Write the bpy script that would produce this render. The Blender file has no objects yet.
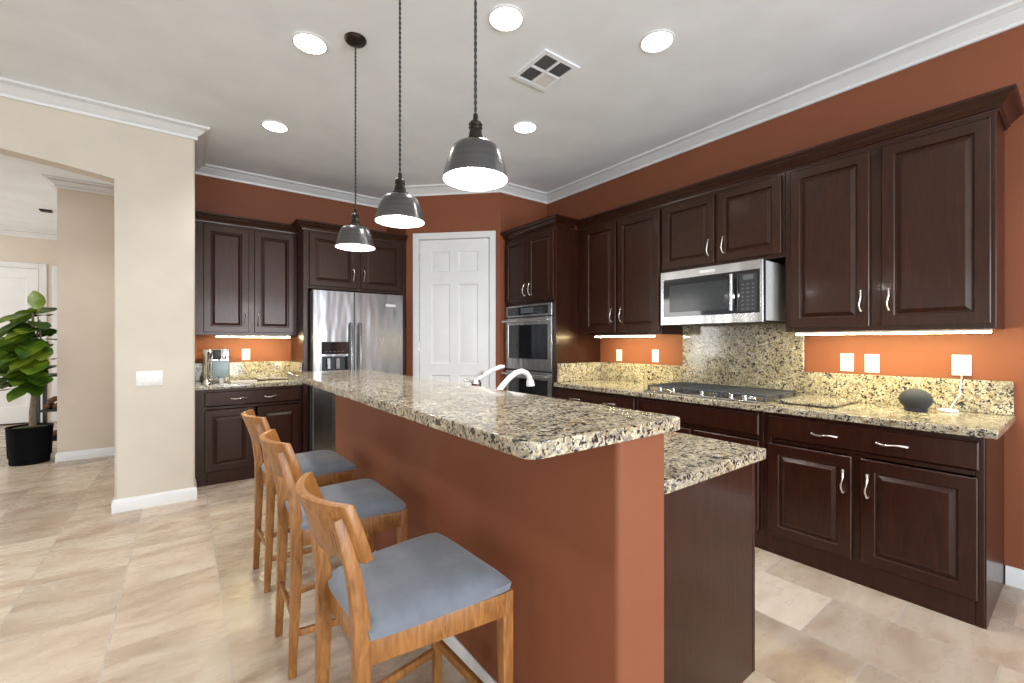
import bpy, bmesh, math, random
from mathutils import Vector, Matrix
R = math.radians
scene = bpy.context.scene
COL = scene.collection
random.seed(4)

# ------------------------------------------------------------------ camera
cam_d = bpy.data.cameras.new('camera'); cam = bpy.data.objects.new('camera', cam_d); COL.objects.link(cam)
cam.location = (0, 0, 1.308); cam.rotation_euler = (R(90), 0, -math.atan2(.6, .8))
cam_d.sensor_width = 36; cam_d.lens = 437.6 / 1024 * 36; cam_d.clip_start = .02
cam_d.shift_y = .0005
scene.camera = cam

# ------------------------------------------------------------------ world, exposure
W = bpy.data.worlds.new('daylight'); scene.world = W; W.use_nodes = True
bg = W.node_tree.nodes['Background']; bg.inputs[0].default_value = (.92, .96, 1, 1); bg.inputs[1].default_value = .7
vs = scene.view_settings; vs.view_transform = 'Standard'; vs.look = 'None'; vs.gamma = 1; vs.use_curve_mapping = False
vs.exposure = 0.0
scene.cycles.max_bounces = 8; scene.cycles.use_denoising = True
scene.cycles.sample_clamp_indirect = 6
scene.cycles.caustics_reflective = False; scene.cycles.caustics_refractive = False

CEIL = 3.09
def area(name, loc, tgt, sx, sy, power, col=(1, 1, 1)):
    l = bpy.data.lights.new(name, 'AREA'); l.shape = 'RECTANGLE'; l.size = sx; l.size_y = sy; l.energy = power; l.color = col
    o = bpy.data.objects.new(name, l); COL.objects.link(o); o.location = loc
    o.rotation_euler = (Vector(tgt) - Vector(loc)).to_track_quat('-Z', 'Y').to_euler(); return o
# daylight through the family room's glass doors behind the camera and its windows on the left; lamps aimed upward as added light for the ceiling
area('daylight_fill', (-2.6, -4.3, 1.35), (.6, 2.5, 3.0), 3.6, 2.3, 165, (.85, .93, 1))
area('daylight_fill', (1.6, -4.3, 1.35), (1.6, 2.5, 3.0), 2.6, 2.3, 270, (.85, .93, 1))
area('daylight_fill', (-6.6, .4, 1.4), (0, 1.6, 3.0), 4.2, 2.2, 35, (.85, .93, 1))
area('daylight_fill', (-5.6, 7.6, 1.6), (-1.5, 8.4, 1.4), 2.0, 2.0, 105, (1, .98, .95))  # added fill lamp to brighten the far room, no known window there

def spot(name, loc, power, angle=125, blend=.7, rad=.07, col=(1, .985, .97)):
    l = bpy.data.lights.new(name, 'SPOT'); l.energy = power; l.spot_size = R(angle); l.spot_blend = blend; l.shadow_soft_size = rad; l.color = col
    o = bpy.data.objects.new(name, l); COL.objects.link(o); o.location = loc; return o
CANS = [(.602, 2.809), (1.418, 1.945), (2.241, 1.558), (.602, 4.061), (2.262, 2.837)]
for x, y in CANS + [(2.25, .35), (-1.2, 1.6), (-1.2, 3.2), (-.6, 5.7)]:  # appended spots are unseen extras without fixtures, added for more light
    spot('ceiling_spot', (x, y, CEIL - .03), 50)

# ------------------------------------------------------------------ materials
class N:
    def __init__(s, name):
        s.m = bpy.data.materials.new(name); s.m.use_nodes = True; s.t = s.m.node_tree; s.b = s.t.nodes['Principled BSDF']
    def n(s, typ, **kw):
        n = s.t.nodes.new(typ)
        for k, v in kw.items():
            if k in n.inputs.keys(): n.inputs[k].default_value = v
            else: setattr(n, k, v)
        return n
    def l(s, a, b): s.t.links.new(a, b)
    def coord(s, scale=(1, 1, 1), loc=(0, 0, 0), rot=(0, 0, 0)):
        c = s.n('ShaderNodeTexCoord'); m = s.n('ShaderNodeMapping'); m.inputs['Scale'].default_value = scale
        m.inputs['Location'].default_value = loc; m.inputs['Rotation'].default_value = rot
        s.l(c.outputs['Object'], m.inputs['Vector']); return m.outputs[0]
    def noise(s, v, scale, detail=3, rough=.5, dist=0):
        n = s.n('ShaderNodeTexNoise', Scale=scale, Detail=detail, Roughness=rough, Distortion=dist); s.l(v, n.inputs['Vector']); return n.outputs['Fac']
    def ramp(s, f, stops, interp='LINEAR'):
        r = s.n('ShaderNodeValToRGB'); e = r.color_ramp.elements; r.color_ramp.interpolation = interp
        while len(e) < len(stops): e.new(.5)
        for i, (p, c) in enumerate(stops):
            e[i].position = p; e[i].color = (*c, 1) if len(c) == 3 else c
        s.l(f, r.inputs[0]); return r.outputs[0]
    def mix(s, f, a, b, mode='MIX'):
        m = s.n('ShaderNodeMix', data_type='RGBA', blend_type=mode)
        for sock, v in ((m.inputs[0], f), (m.inputs[6], a), (m.inputs[7], b)):
            if isinstance(v, (int, float)): sock.default_value = v
            elif isinstance(v, tuple): sock.default_value = (*v, 1)
            else: s.l(v, sock)
        return m.outputs[2]
    def bump(s, h, strength=.2, dist=.002):
        b = s.n('ShaderNodeBump', Strength=strength, Distance=dist); s.l(h, b.inputs['Height']); s.l(b.outputs[0], s.b.inputs['Normal'])
    def set(s, **kw):
        for k, v in kw.items():
            k = k.replace('_', ' ')
            s.b.inputs[k].default_value = (*v, 1) if isinstance(v, tuple) and len(v) == 3 else v
        return s

def plain(name, col, rough=.5, metal=0, var=.04, scale=30, **kw):
    m = N(name).set(Roughness=rough, Metallic=metal, **kw)
    v = m.coord(); f = m.noise(v, scale, 2)
    lo = tuple(max(0, c * (1 - var)) for c in col); hi = tuple(min(1, c * (1 + var)) for c in col)
    m.l(m.ramp(f, [(.3, lo), (.7, hi)]), m.b.inputs['Base Color']); return m.m

def paint(name, col, rough=.6, bump=.12, spec=.5):
    m = N(name).set(Roughness=rough, Specular_IOR_Level=spec); v = m.coord()
    f = m.noise(v, 3, 3); m.l(m.ramp(f, [(.3, tuple(c * .96 for c in col)), (.7, tuple(min(1, c * 1.04) for c in col))]), m.b.inputs['Base Color'])
    m.bump(m.noise(v, 160, 3), bump, .001); return m.m

def emis(name, col, strength):
    m = N(name).set(Roughness=.4); m.b.inputs['Base Color'].default_value = (*col, 1)
    m.b.inputs['Emission Color'].default_value = (*col, 1); m.b.inputs['Emission Strength'].default_value = strength; return m.m

def wood_dark():
    m = N('espresso_wood').set(Roughness=.30); v = m.coord((9, 9, 1.1))
    f = m.noise(v, 6, 6, .6, .6); c = m.ramp(f, [(.25, (.011, .0030, .0016)), (.55, (.027, .0072, .0034)), (.8, (.047, .0135, .0058))])
    m.l(c, m.b.inputs['Base Color']); m.b.inputs['Coat Weight'].default_value = .15; m.b.inputs['Coat Roughness'].default_value = .12; m.b.inputs['Specular IOR Level'].default_value = .34; m.b.inputs['Specular Tint'].default_value = (1, .84, .76, 1)
    m.bump(f, .05, .001); return m.m

def wood_oak():
    m = N('honey_oak').set(Roughness=.38); v = m.coord((14, 14, 2.2))
    f = m.noise(v, 5, 6, .6, 1.0); c = m.ramp(f, [(.28, (.15, .055, .011)), (.5, (.29, .118, .029)), (.75, (.42, .19, .052))])
    m.l(c, m.b.inputs['Base Color']); m.bump(f, .08, .001); return m.m

def granite():
    m = N('speckled_granite').set(Roughness=.10, Specular_IOR_Level=.65); v = m.coord()
    d = m.n('ShaderNodeTexNoise', Scale=60, Detail=2); m.l(v, d.inputs['Vector'])
    vm = m.n('ShaderNodeVectorMath', operation='MULTIPLY_ADD'); m.l(d.outputs['Color'], vm.inputs[0])
    vm.inputs[1].default_value = (.016, .016, .016); m.l(v, vm.inputs[2]); w = vm.outputs[0]
    base = m.ramp(m.noise(w, 34, 5, .68), [(.30, (.30, .21, .11)), (.42, (.52, .42, .27)), (.52, (.76, .72, .62)), (.62, (.62, .55, .42)), (.75, (.46, .43, .39))])
    big = m.ramp(m.noise(v, 7, 3, .55), [(.35, (.56, .53, .45)), (.65, (.84, .82, .76))]); base = m.mix(1, base, big, 'MULTIPLY')
    vo = m.n('ShaderNodeTexVoronoi', Scale=150, Randomness=1); m.l(w, vo.inputs['Vector'])
    sep = m.n('ShaderNodeSeparateColor'); m.l(vo.outputs['Color'], sep.inputs[0])
    grain = m.ramp(sep.outputs[0], [(0, (.62, .60, .58)), (.5, (.95, .93, .9)), (1, (1.22, 1.2, 1.15))])
    c = m.mix(1.0, base, grain, 'MULTIPLY')
    g1 = m.ramp(m.noise(w, 75, 4, .62), [(.51, (0, 0, 0)), (.57, (1, 1, 1))])
    c = m.mix(g1, c, m.ramp(sep.outputs[2], [(0, (.11, .10, .085)), (1, (.34, .315, .27))]))
    vb = m.n('ShaderNodeTexVoronoi', Scale=125, Randomness=1); m.l(w, vb.inputs['Vector'])
    sb = m.n('ShaderNodeSeparateColor'); m.l(vb.outputs['Color'], sb.inputs[0])
    cl = m.noise(v, 38, 3, .6)
    ad = m.n('ShaderNodeMath', operation='MULTIPLY_ADD'); m.l(cl, ad.inputs[0]); ad.inputs[1].default_value = 2.2; m.l(sb.outputs[1], ad.inputs[2])
    th = m.n('ShaderNodeMath', operation='GREATER_THAN'); m.l(ad.outputs[0], th.inputs[0]); th.inputs[1].default_value = 1.93
    c = m.mix(th.outputs[0], c, (.030, .026, .024))
    m.l(c, m.b.inputs['Base Color']); return m.m

def travertine():
    m = N('travertine_tile').set(Roughness=.28)
    tc = m.n('ShaderNodeTexCoord'); sp = m.n('ShaderNodeSeparateXYZ'); m.l(tc.outputs['Object'], sp.inputs[0])
    cb = m.n('ShaderNodeCombineXYZ')
    a1 = m.n('ShaderNodeMath', operation='SUBTRACT'); m.l(sp.outputs[1], a1.inputs[0]); a1.inputs[1].default_value = .80 - 5.7
    a2 = m.n('ShaderNodeMath', operation='SUBTRACT'); m.l(sp.outputs[0], a2.inputs[0]); a2.inputs[1].default_value = .155 - 4.15 * 2
    m.l(a1.outputs[0], cb.inputs[0]); m.l(a2.outputs[0], cb.inputs[1])
    def brick(c1, c2, mort):
        b = m.n('ShaderNodeTexBrick', offset=.42, offset_frequency=2, squash=1.0, squash_frequency=2)
        b.inputs['Scale'].default_value = 1; b.inputs['Brick Width'].default_value = .57; b.inputs['Row Height'].default_value = .415
        b.inputs['Mortar Size'].default_value = .0038; b.inputs['Mortar Smooth'].default_value = .1; b.inputs['Bias'].default_value = 0
        b.inputs['Color1'].default_value = (*c1, 1); b.inputs['Color2'].default_value = (*c2, 1); b.inputs['Mortar'].default_value = (*mort, 1)
        m.l(cb.outputs[0], b.inputs['Vector']); return b
    b = brick((0, 0, 0), (1, 1, 1), (.5, .5, .5))
    # veins run across each tile; shift them from tile to tile by the tile's random value
    mp = m.n('ShaderNodeMapping'); mp.inputs['Scale'].default_value = (1.5, 3.6, 1); m.l(tc.outputs['Object'], mp.inputs['Vector'])
    ad = m.n('ShaderNodeVectorMath', operation='MULTIPLY_ADD'); m.l(b.outputs['Color'], ad.inputs[0]); ad.inputs[1].default_value = (7, 13, 9); m.l(mp.outputs[0], ad.inputs[2])
    f = m.noise(ad.outputs[0], 1.3, 5, .55, .9)
    vein = m.ramp(f, [(.25, (.37, .27, .195)), (.42, (.49, .385, .295)), (.55, (.575, .48, .385)), (.75, (.64, .565, .475))])
    tone = m.ramp(b.outputs['Color'], [(0, (.66, .61, .56)), (.35, (.90, .87, .84)), (.7, (1.02, 1.0, .96)), (1, (1.18, 1.17, 1.15))])
    c = m.mix(1, vein, tone, 'MULTIPLY')
    pits = m.ramp(m.noise(ad.outputs[0], 9, 5, .7, .4), [(.68, (1, 1, 1)), (.84, (.84, .80, .76))])
    c = m.mix(1, c, pits, 'MULTIPLY')
    c = m.mix(b.outputs['Fac'], c, (.46, .40, .34))
    m.l(c, m.b.inputs['Base Color'])
    inv = m.n('ShaderNodeMath', operation='SUBTRACT'); inv.inputs[0].default_value = 1; m.l(b.outputs['Fac'], inv.inputs[1])
    m.bump(inv.outputs[0], .3, .002)
    m.l(m.ramp(m.noise(ad.outputs[0], 5, 4), [(.3, (.22,) * 3), (.7, (.36,) * 3)]), m.b.inputs['Roughness']); return m.m

def steel(name='brushed_steel', col=(.60, .60, .60), rough=.27, horiz=True):
    m = N(name).set(Roughness=rough, Metallic=1.0); v = m.coord((2, 2, 260) if horiz else (260, 260, 2))
    f = m.noise(v, 1, 3); m.l(m.ramp(f, [(.3, tuple(c * .97 for c in col)), (.7, col)]), m.b.inputs['Base Color'])
    m.l(m.ramp(f, [(.3, (rough * .95,) * 3), (.7, (rough * 1.05,) * 3)]), m.b.inputs['Roughness'])
    m.bump(m.noise(m.coord((5, 5, 1.1)), 1, 2), .5, .02); return m.m

def fabric():
    m = N('blue_grey_fabric').set(Roughness=.9); v = m.coord()
    f = m.noise(v, 9, 5, .6); c = m.ramp(f, [(.3, (.135, .150, .178)), (.6, (.175, .192, .222)), (.75, (.21, .225, .25))])
    st = m.ramp(m.noise(v, 22, 6, .75, .6), [(.66, (0, 0, 0)), (.72, (1, 1, 1))]); c = m.mix(st, c, (.26, .27, .28))
    sd = m.ramp(m.noise(m.coord((1, 1, 1), (3, 5, 1)), 18, 6, .7, .6), [(.70, (0, 0, 0)), (.75, (1, 1, 1))]); c = m.mix(sd, c, (.085, .09, .10))
    m.l(c, m.b.inputs['Base Color']); m.b.inputs['Sheen Weight'].default_value = .25
    m.bump(m.noise(v, 600, 2), .25, .001); return m.m

def leafmat():
    m = N('glossy_leaf').set(Roughness=.35); v = m.coord(); f = m.noise(v, 5, 2)
    m.l(m.ramp(f, [(.3, (.035, .10, .014)), (.48, (.12, .25, .022)), (.62, (.30, .42, .035))]), m.b.inputs['Base Color']); return m.m

def brushed_dark():
    m = N('gunmetal').set(Metallic=1.0, Roughness=.27); v = m.coord((1, 1, 40)); f = m.noise(v, 2, 2)
    m.l(m.ramp(f, [(.3, (.115, .115, .12)), (.7, (.15, .15, .15))]), m.b.inputs['Base Color']); return m.m

M = dict(
    red=paint('terracotta_paint', (.22, .068, .029), .6, .12, .35), beige=paint('beige_paint', (.63, .565, .475), .6),
    cream=paint('hall_paint', (.66, .57, .47), .6), ceil=paint('ceiling_paint', (.84, .88, .92), .8, .2), white=paint('white_trim_paint', (.74, .74, .735), .35, .02),
    doorw=paint('white_door_paint', (.78, .78, .77), .38, .02), dark=wood_dark(), oak=wood_oak(), granite=granite(), floor=travertine(),
    steel=steel('brushed_steel', (.52, .52, .52), .25), steelv=steel('brushed_steel_upright', (.27, .27, .275), .24, False), chrome=plain('polished_chrome', (.80, .80, .80), .08, 1, .01),
    nickel=plain('satin_nickel', (.72, .66, .60), .24, 1, .03), glass=plain('black_glass', (.012, .013, .015), .05, 0, .1, Specular_IOR_Level=.6),
    black=plain('black_plastic', (.014, .014, .016), .4), iron=plain('cast_iron', (.045, .05, .06), .42, 0, .2, 90), fabric=fabric(), gun=brushed_dark(),
    bronze=plain('dark_bronze', (.035, .026, .020), .35, .8), plastic=plain('white_plastic', (.80, .80, .78), .3), leaf=leafmat(),
    bark=plain('pale_bark', (.20, .15, .10), .8, 0, .3, 60), soil=plain('moss', (.06, .075, .02), .9, 0, .5, 90), pot=plain('black_pot_glaze', (.005, .005, .006), .6, Specular_IOR_Level=.06),
    blue=plain('blue_grey_plastic', (.30, .38, .43), .25), speaker=plain('charcoal_mesh', (.022, .025, .030), .85, 0, .3, 400),
    cord=plain('twisted_fabric_cord', (.03, .028, .026), .7, 0, .6, 200), slat=plain('vent_dark', (.09, .09, .085), .7), louvre=plain('vent_shaded_grey', (.30, .30, .29), .5), log=plain('split_log', (.20, .10, .05), .85, 0, .45, 25),
    led=emis('warm_led', (1, .88, .47), 160), lamp=emis('lamp_white', (1, .97, .93), 14), bulb=emis('frosted_bulb', (1, .97, .94), 30), enamel=plain('white_enamel', (.9, .9, .89), .35),
    disp=plain('display_grey', (.10, .11, .12), .2), porcelain=plain('white_enamel_metal', (.78, .78, .77), .15), tray=plain('pale_tray', (.7, .7, .69), .2),
    greymetal=plain('grey_enamel', (.50, .50, .49), .35, 0),
    window=plain('smoked_window', (.040, .042, .044), .12, 0, .1, Specular_IOR_Level=.25),
)

# ------------------------------------------------------------------ mesh helpers
class MB:
    def __init__(s): s.bm = bmesh.new()
    def merge(s, t):
        me = bpy.data.meshes.new('t'); t.to_mesh(me); t.free(); s.bm.from_mesh(me); bpy.data.meshes.remove(me); return s
    def box(s, x0, x1, y0, y1, z0, z1, bev=0, seg=1, mat=None):
        t = bmesh.new(); bmesh.ops.create_cube(t, size=1)
        bmesh.ops.scale(t, vec=(x1 - x0, y1 - y0, z1 - z0), verts=t.verts); bmesh.ops.translate(t, vec=((x0 + x1) / 2, (y0 + y1) / 2, (z0 + z1) / 2), verts=t.verts)
        if bev: bmesh.ops.bevel(t, geom=t.edges[:], offset=bev, segments=seg, affect='EDGES', profile=.5)
        if mat is not None: bmesh.ops.transform(t, matrix=mat, verts=t.verts)
        return s.merge(t)
    def poly(s, pts, vec, bev=0, seg=1, only=None):
        """prism: polygon pts (3D) pushed along vec"""
        t = bmesh.new(); v = [t.verts.new(p) for p in pts]; f = t.faces.new(v)
        r = bmesh.ops.extrude_face_region(t, geom=[f]); bmesh.ops.translate(t, vec=vec, verts=[e for e in r['geom'] if isinstance(e, bmesh.types.BMVert)])
        bmesh.ops.recalc_face_normals(t, faces=t.faces)
        if bev:
            ed = [e for e in t.edges if only is None or only(e)]
            bmesh.ops.bevel(t, geom=ed, offset=bev, segments=seg, affect='EDGES', profile=.5)
        return s.merge(t)
    def lathe(s, prof, c=(0, 0, 0), seg=24, axis=None, close=False):
        t = bmesh.new(); rings = []
        for r, z in prof:
            if r < 1e-6: rings.append([t.verts.new((0, 0, z))])
            else: rings.append([t.verts.new((r * math.cos(2 * math.pi * i / seg), r * math.sin(2 * math.pi * i / seg), z)) for i in range(seg)])
        for a, b in zip(rings, rings[1:]):
            for i in range(seg):
                j = (i + 1) % seg
                if len(a) == 1 and len(b) == 1: continue
                if len(a) == 1: t.faces.new((a[0], b[j], b[i]))
                elif len(b) == 1: t.faces.new((a[i], a[j], b[0]))
                else: t.faces.new((a[i], a[j], b[j], b[i]))
        bmesh.ops.recalc_face_normals(t, faces=t.faces)
        if axis is not None: bmesh.ops.transform(t, matrix=Vector((0, 0, 1)).rotation_difference(Vector(axis)).to_matrix().to_4x4(), verts=t.verts)
        bmesh.ops.translate(t, vec=c, verts=t.verts); return s.merge(t)
    def tube(s, pts, rad, seg=10, flat=None):
        pts = [Vector(p) for p in pts]; n = len(pts); rad = rad if isinstance(rad, (list, tuple)) else [rad] * n
        t = bmesh.new(); rings = []; up = None
        for i, p in enumerate(pts):
            d = (pts[min(i + 1, n - 1)] - pts[max(i - 1, 0)]).normalized()
            if up is None:
                up = Vector((0, 0, 1)) if abs(d.z) < .9 else Vector((1, 0, 0))
            u = (up - d * up.dot(d)).normalized(); up = u; w = d.cross(u)
            rings.append([t.verts.new(p + rad[i] * (math.cos(2 * math.pi * k / seg) * u + math.sin(2 * math.pi * k / seg) * w)) for k in range(seg)])
        for a, b in zip(rings, rings[1:]):
            for k in range(seg): t.faces.new((a[k], a[(k + 1) % seg], b[(k + 1) % seg], b[k]))
        t.faces.new(rings[0]); t.faces.new(rings[-1]); bmesh.ops.recalc_face_normals(t, faces=t.faces); return s.merge(t)
    def bar(s, pts, w, d, wdir, bev=.003):
        """squared bar through pts; w = size along wdir (per point or scalar), d = size across"""
        pts = [Vector(p) for p in pts]; n = len(pts); w = w if isinstance(w, (list, tuple)) else [w] * n; d = d if isinstance(d, (list, tuple)) else [d] * n
        t = bmesh.new(); rings = []; wd = Vector(wdir).normalized()
        for i, p in enumerate(pts):
            a = (pts[min(i + 1, n - 1)] - pts[max(i - 1, 0)]).normalized(); u = (wd - a * wd.dot(a)).normalized(); v = a.cross(u)
            rings.append([t.verts.new(p + u * sx * w[i] / 2 + v * sy * d[i] / 2) for sx, sy in ((-1, -1), (1, -1), (1, 1), (-1, 1))])
        for a, b in zip(rings, rings[1:]):
            for k in range(4): t.faces.new((a[k], a[(k + 1) % 4], b[(k + 1) % 4], b[k]))
        t.faces.new(rings[0]); t.faces.new(rings[-1]); bmesh.ops.recalc_face_normals(t, faces=t.faces)
        if bev:
            ed = [e for e in t.edges if len(e.link_faces) == 2 and e.calc_face_angle(0) > .6]
            bmesh.ops.bevel(t, geom=ed, offset=bev, segments=2, affect='EDGES', profile=.5)
        return s.merge(t)
    def panel(s, W_, H_, cells, prof, thick, origin=(0, 0, 0), edge=.003):
        """slab W x H in the xz plane, front at y=0 facing -y, with rect cells (x0,x1,z0,z1) carrying concentric profile [(inset, depth)]"""
        t = bmesh.new(); ox, oy, oz = origin
        xs = sorted({edge, W_ - edge} | {c[0] for c in cells} | {c[1] for c in cells}); zs = sorted({edge, H_ - edge} | {c[2] for c in cells} | {c[3] for c in cells})
        vc = {}
        def V(x, y, z):
            k = (round(x, 5), round(y, 5), round(z, 5))
            if k not in vc: vc[k] = t.verts.new((x + ox, y + oy, z + oz))
            return vc[k]
        def q(*p): t.faces.new([V(*a) for a in p])
        for i in range(len(xs) - 1):
            for j in range(len(zs) - 1):
                xm = (xs[i] + xs[i + 1]) / 2; zm = (zs[j] + zs[j + 1]) / 2
                if any(c[0] < xm < c[1] and c[2] < zm < c[3] for c in cells): continue
                q((xs[i], 0, zs[j]), (xs[i + 1], 0, zs[j]), (xs[i + 1], 0, zs[j + 1]), (xs[i], 0, zs[j + 1]))
        def ring(a, b, da, db):
            A = [(a[0], da, a[2]), (a[1], da, a[2]), (a[1], da, a[3]), (a[0], da, a[3])]; B = [(b[0], db, b[2]), (b[1], db, b[2]), (b[1], db, b[3]), (b[0], db, b[3])]
            for k in range(4): q(A[k], A[(k + 1) % 4], B[(k + 1) % 4], B[k])
        for c in cells:
            sx = [x for x in xs if c[0] <= x <= c[1]]; sz = [z for z in zs if c[2] <= z <= c[3]]
            cur, dep = c, 0
            for ins, d in prof:
                nx = (c[0] + ins, c[1] - ins, c[2] + ins, c[3] - ins); ring(cur, nx, dep, d); cur, dep = nx, d
            q((cur[0], dep, cur[2]), (cur[1], dep, cur[2]), (cur[1], dep, cur[3]), (cur[0], dep, cur[3]))
        fr = (edge, W_ - edge, edge, H_ - edge); full = (0, W_, 0, H_)
        ring(full, fr, edge, 0); ring(full, full, thick, edge)
        q((0, thick, 0), (0, thick, H_), (W_, thick, H_), (W_, thick, 0))
        bmesh.ops.recalc_face_normals(t, faces=t.faces); return s.merge(t)
    def sweep(s, path, prof, z, i0=None, i1=None, caps=True):
        """profile [(d,dz)] carried along an XY polyline; d goes to the right of travel; mitred"""
        P = [Vector((p[0], p[1])) for p in path]; off = []
        for i in range(len(P)):
            ns = []
            if i > 0: a = (P[i] - P[i - 1]).normalized(); ns.append(Vector((a.y, -a.x)))
            if i < len(P) - 1: a = (P[i + 1] - P[i]).normalized(); ns.append(Vector((a.y, -a.x)))
            m = sum(ns, Vector((0, 0)))
            if len(ns) == 2: m = m / (1 + ns[0].dot(ns[1]))
            off.append(m)
        i0 = 0 if i0 is None else i0; i1 = len(P) - 1 if i1 is None else i1
        t = bmesh.new(); rings = [[t.verts.new((P[i].x + off[i].x * d, P[i].y + off[i].y * d, z + dz)) for d, dz in prof] for i in range(i0, i1 + 1)]
        n = len(prof)
        for a, b in zip(rings, rings[1:]):
            for k in range(n): t.faces.new((a[k], a[(k + 1) % n], b[(k + 1) % n], b[k]))
        if caps: t.faces.new(rings[0]); t.faces.new(rings[-1])
        bmesh.ops.recalc_face_normals(t, faces=t.faces); return s.merge(t)
    def sphere(s, c, r, seg=16, sc=(1, 1, 1)):
        t = bmesh.new(); bmesh.ops.create_uvsphere(t, u_segments=seg, v_segments=max(6, seg // 2), radius=r); bmesh.ops.scale(t, vec=sc, verts=t.verts); bmesh.ops.translate(t, vec=c, verts=t.verts); return s.merge(t)
    def build(s, name, mat, parent=None, ang=32, loc=None, rot=0):
        me = bpy.data.meshes.new(name); s.bm.to_mesh(me); s.bm.free()
        me.materials.append(mat)
        for p in me.polygons: p.use_smooth = True
        me.set_sharp_from_angle(angle=R(ang))
        o = bpy.data.objects.new(name, me); COL.objects.link(o)
        if parent is not None: o.parent = parent
        if loc is not None: o.location = loc
        if rot: o.rotation_euler = (0, 0, rot)
        return o

def tag(o, label, cat, group=None, kind=None):
    o['label'] = label; o['category'] = cat
    if group: o['group'] = group
    if kind: o['kind'] = kind
    return o
def thing(name, label, cat, loc=(0, 0, 0), rot=0, group=None):
    o = bpy.data.objects.new(name, None); o.empty_display_size = .1; COL.objects.link(o); o.location = loc; o.rotation_euler = (0, 0, rot)
    return tag(o, label, cat, group)
def weighted(o):
    m = o.modifiers.new('weighted_normal', 'WEIGHTED_NORMAL'); m.keep_sharp = True; return o
def struct(o, label, cat): return tag(o, label, cat, None, 'structure')
def copy_tree(o, loc=None, label=None, rot=None):
    r = o.copy(); COL.objects.link(r)
    if loc is not None: r.location = loc
    if rot is not None: r.rotation_euler = (0, 0, rot)
    if label: r['label'] = label
    for ch in list(o.children):
        c = ch.copy(); COL.objects.link(c); c.parent = r
        for g in list(ch.children):
            d = g.copy(); COL.objects.link(d); d.parent = c
    return r

# ------------------------------------------------------------------ room shell
XR = 3.562           # right wall face
YB = 5.425           # refrigerator wall face
XL = .075            # end of the beige wall
YW = 4.51            # front of the beige wall
struct(MB().box(-7, XR + .15, -4.5, 11, -.1, 0).build('floor', M['floor']), 'pale travertine tile floor', 'floor')
struct(MB().box(-7, XR + .15, -4.6, 10.46, CEIL, CEIL + .1).build('ceiling', M['ceil']), 'flat pale grey white ceiling', 'ceiling')
struct(MB().box(XR, XR + .15, -4.5, 4.18, 0, CEIL).build('wall_right', M['red']), 'terracotta painted wall behind the cooktop', 'wall')
struct(MB().box(2.8525, XR, 4.0281, 4.18, 0, CEIL).build('wall_oven_end', M['red']), 'narrow terracotta wall beside the wall ovens', 'wall')
DA = Vector((2.07, 4.81)); DB = Vector((2.852, 4.028)); DLEN = (DB - DA).length
def diag(x, y=0): # along the diagonal wall from its left end, y = depth behind its face
    u = (DB - DA).normalized(); n = Vector((.7071, .7071)); p = DA + u * x + n * y; return (p.x, p.y)
DO0, DO1, DOH = .142, 1.000, 2.505     # door opening on the diagonal wall
g = MB()
for a, b, z0, z1 in ((0, DO0, 0, CEIL), (DO1, DLEN, 0, CEIL), (DO0, DO1, DOH, CEIL)):
    p = [diag(a), diag(b), diag(b, .12), diag(a, .12)]; g.poly([(x, y, z0) for x, y in p], (0, 0, z1 - z0))
struct(g.build('wall_pantry', M['red']), 'diagonal terracotta wall around the white pantry door', 'wall')
struct(MB().box(2.07, 2.19, 4.815, YB, 0, CEIL).build('wall_fridge_side', M['red']), 'short terracotta wall right of the refrigerator', 'wall')
struct(MB().box(XL - .12, 2.19, YB, YB + .12, 0, CEIL).build('wall_back', M['red']), 'terracotta wall behind the refrigerator and upper cabinets', 'wall')
# beige wall with the arched opening
def arch_z(x): # underside of the arch, x leftward from the right jamb
    w = 1.55; s = min(1, max(0, (-.427 - x)) / w)
    return 2.56 + .13 * (1 - (1 - s) ** 2) if x > -.427 - 2 * w else 2.56
pts = [(XL, YW, 0), (XL, YW, CEIL), (-7, YW, CEIL), (-7, YW, 0), (-3.6, YW, 0), (-3.6, YW, 2.56)]
for i in range(1, 24):
    x = -3.53 + (3.53 - .433) * i / 24; s = abs(x + 1.98) / 1.55; pts.append((x, YW, 2.56 + .13 * (1 - s * s)))
pts += [(-.427, YW, 2.56), (-.427, YW, 0)]
vert = lambda e: abs(e.verts[0].co.z - e.verts[1].co.z) > 1 and e.verts[0].co.x > -1 and abs(e.verts[0].co.x - e.verts[1].co.x) < .01
struct(MB().poly(pts, (0, .15, 0), .018, 4, vert).build('wall_left', M['beige']), 'beige wall with a broad arched opening', 'wall')
struct(MB().box(XL - .12, XL, YW + .152, YB - .001, 0, CEIL).build('wall_left_return', M['beige']), 'beige return wall beside the left cabinets', 'wall')
# hall beyond the opening
YH = 6.80
struct(MB().box(-1.106, XL - .121, YH, YH + .12, 0, CEIL).build('wall_hall', M['cream']), 'beige hall wall seen through the opening', 'wall')
struct(MB().box(-1.106, -.986, YH + .122, 10.4, 0, CEIL).build('wall_far_side', M['cream']), 'beige side wall of the far room', 'wall')
struct(MB().box(XL - .12, XL, YB + .122, YH, 0, CEIL).build('wall_hall_end', M['cream']), 'beige end wall of the hall', 'wall')
struct(MB().box(-7, -.98, 10.3, 10.42, 0, CEIL).build('wall_far', M['cream']), 'beige far wall with white doors', 'wall')

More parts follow.
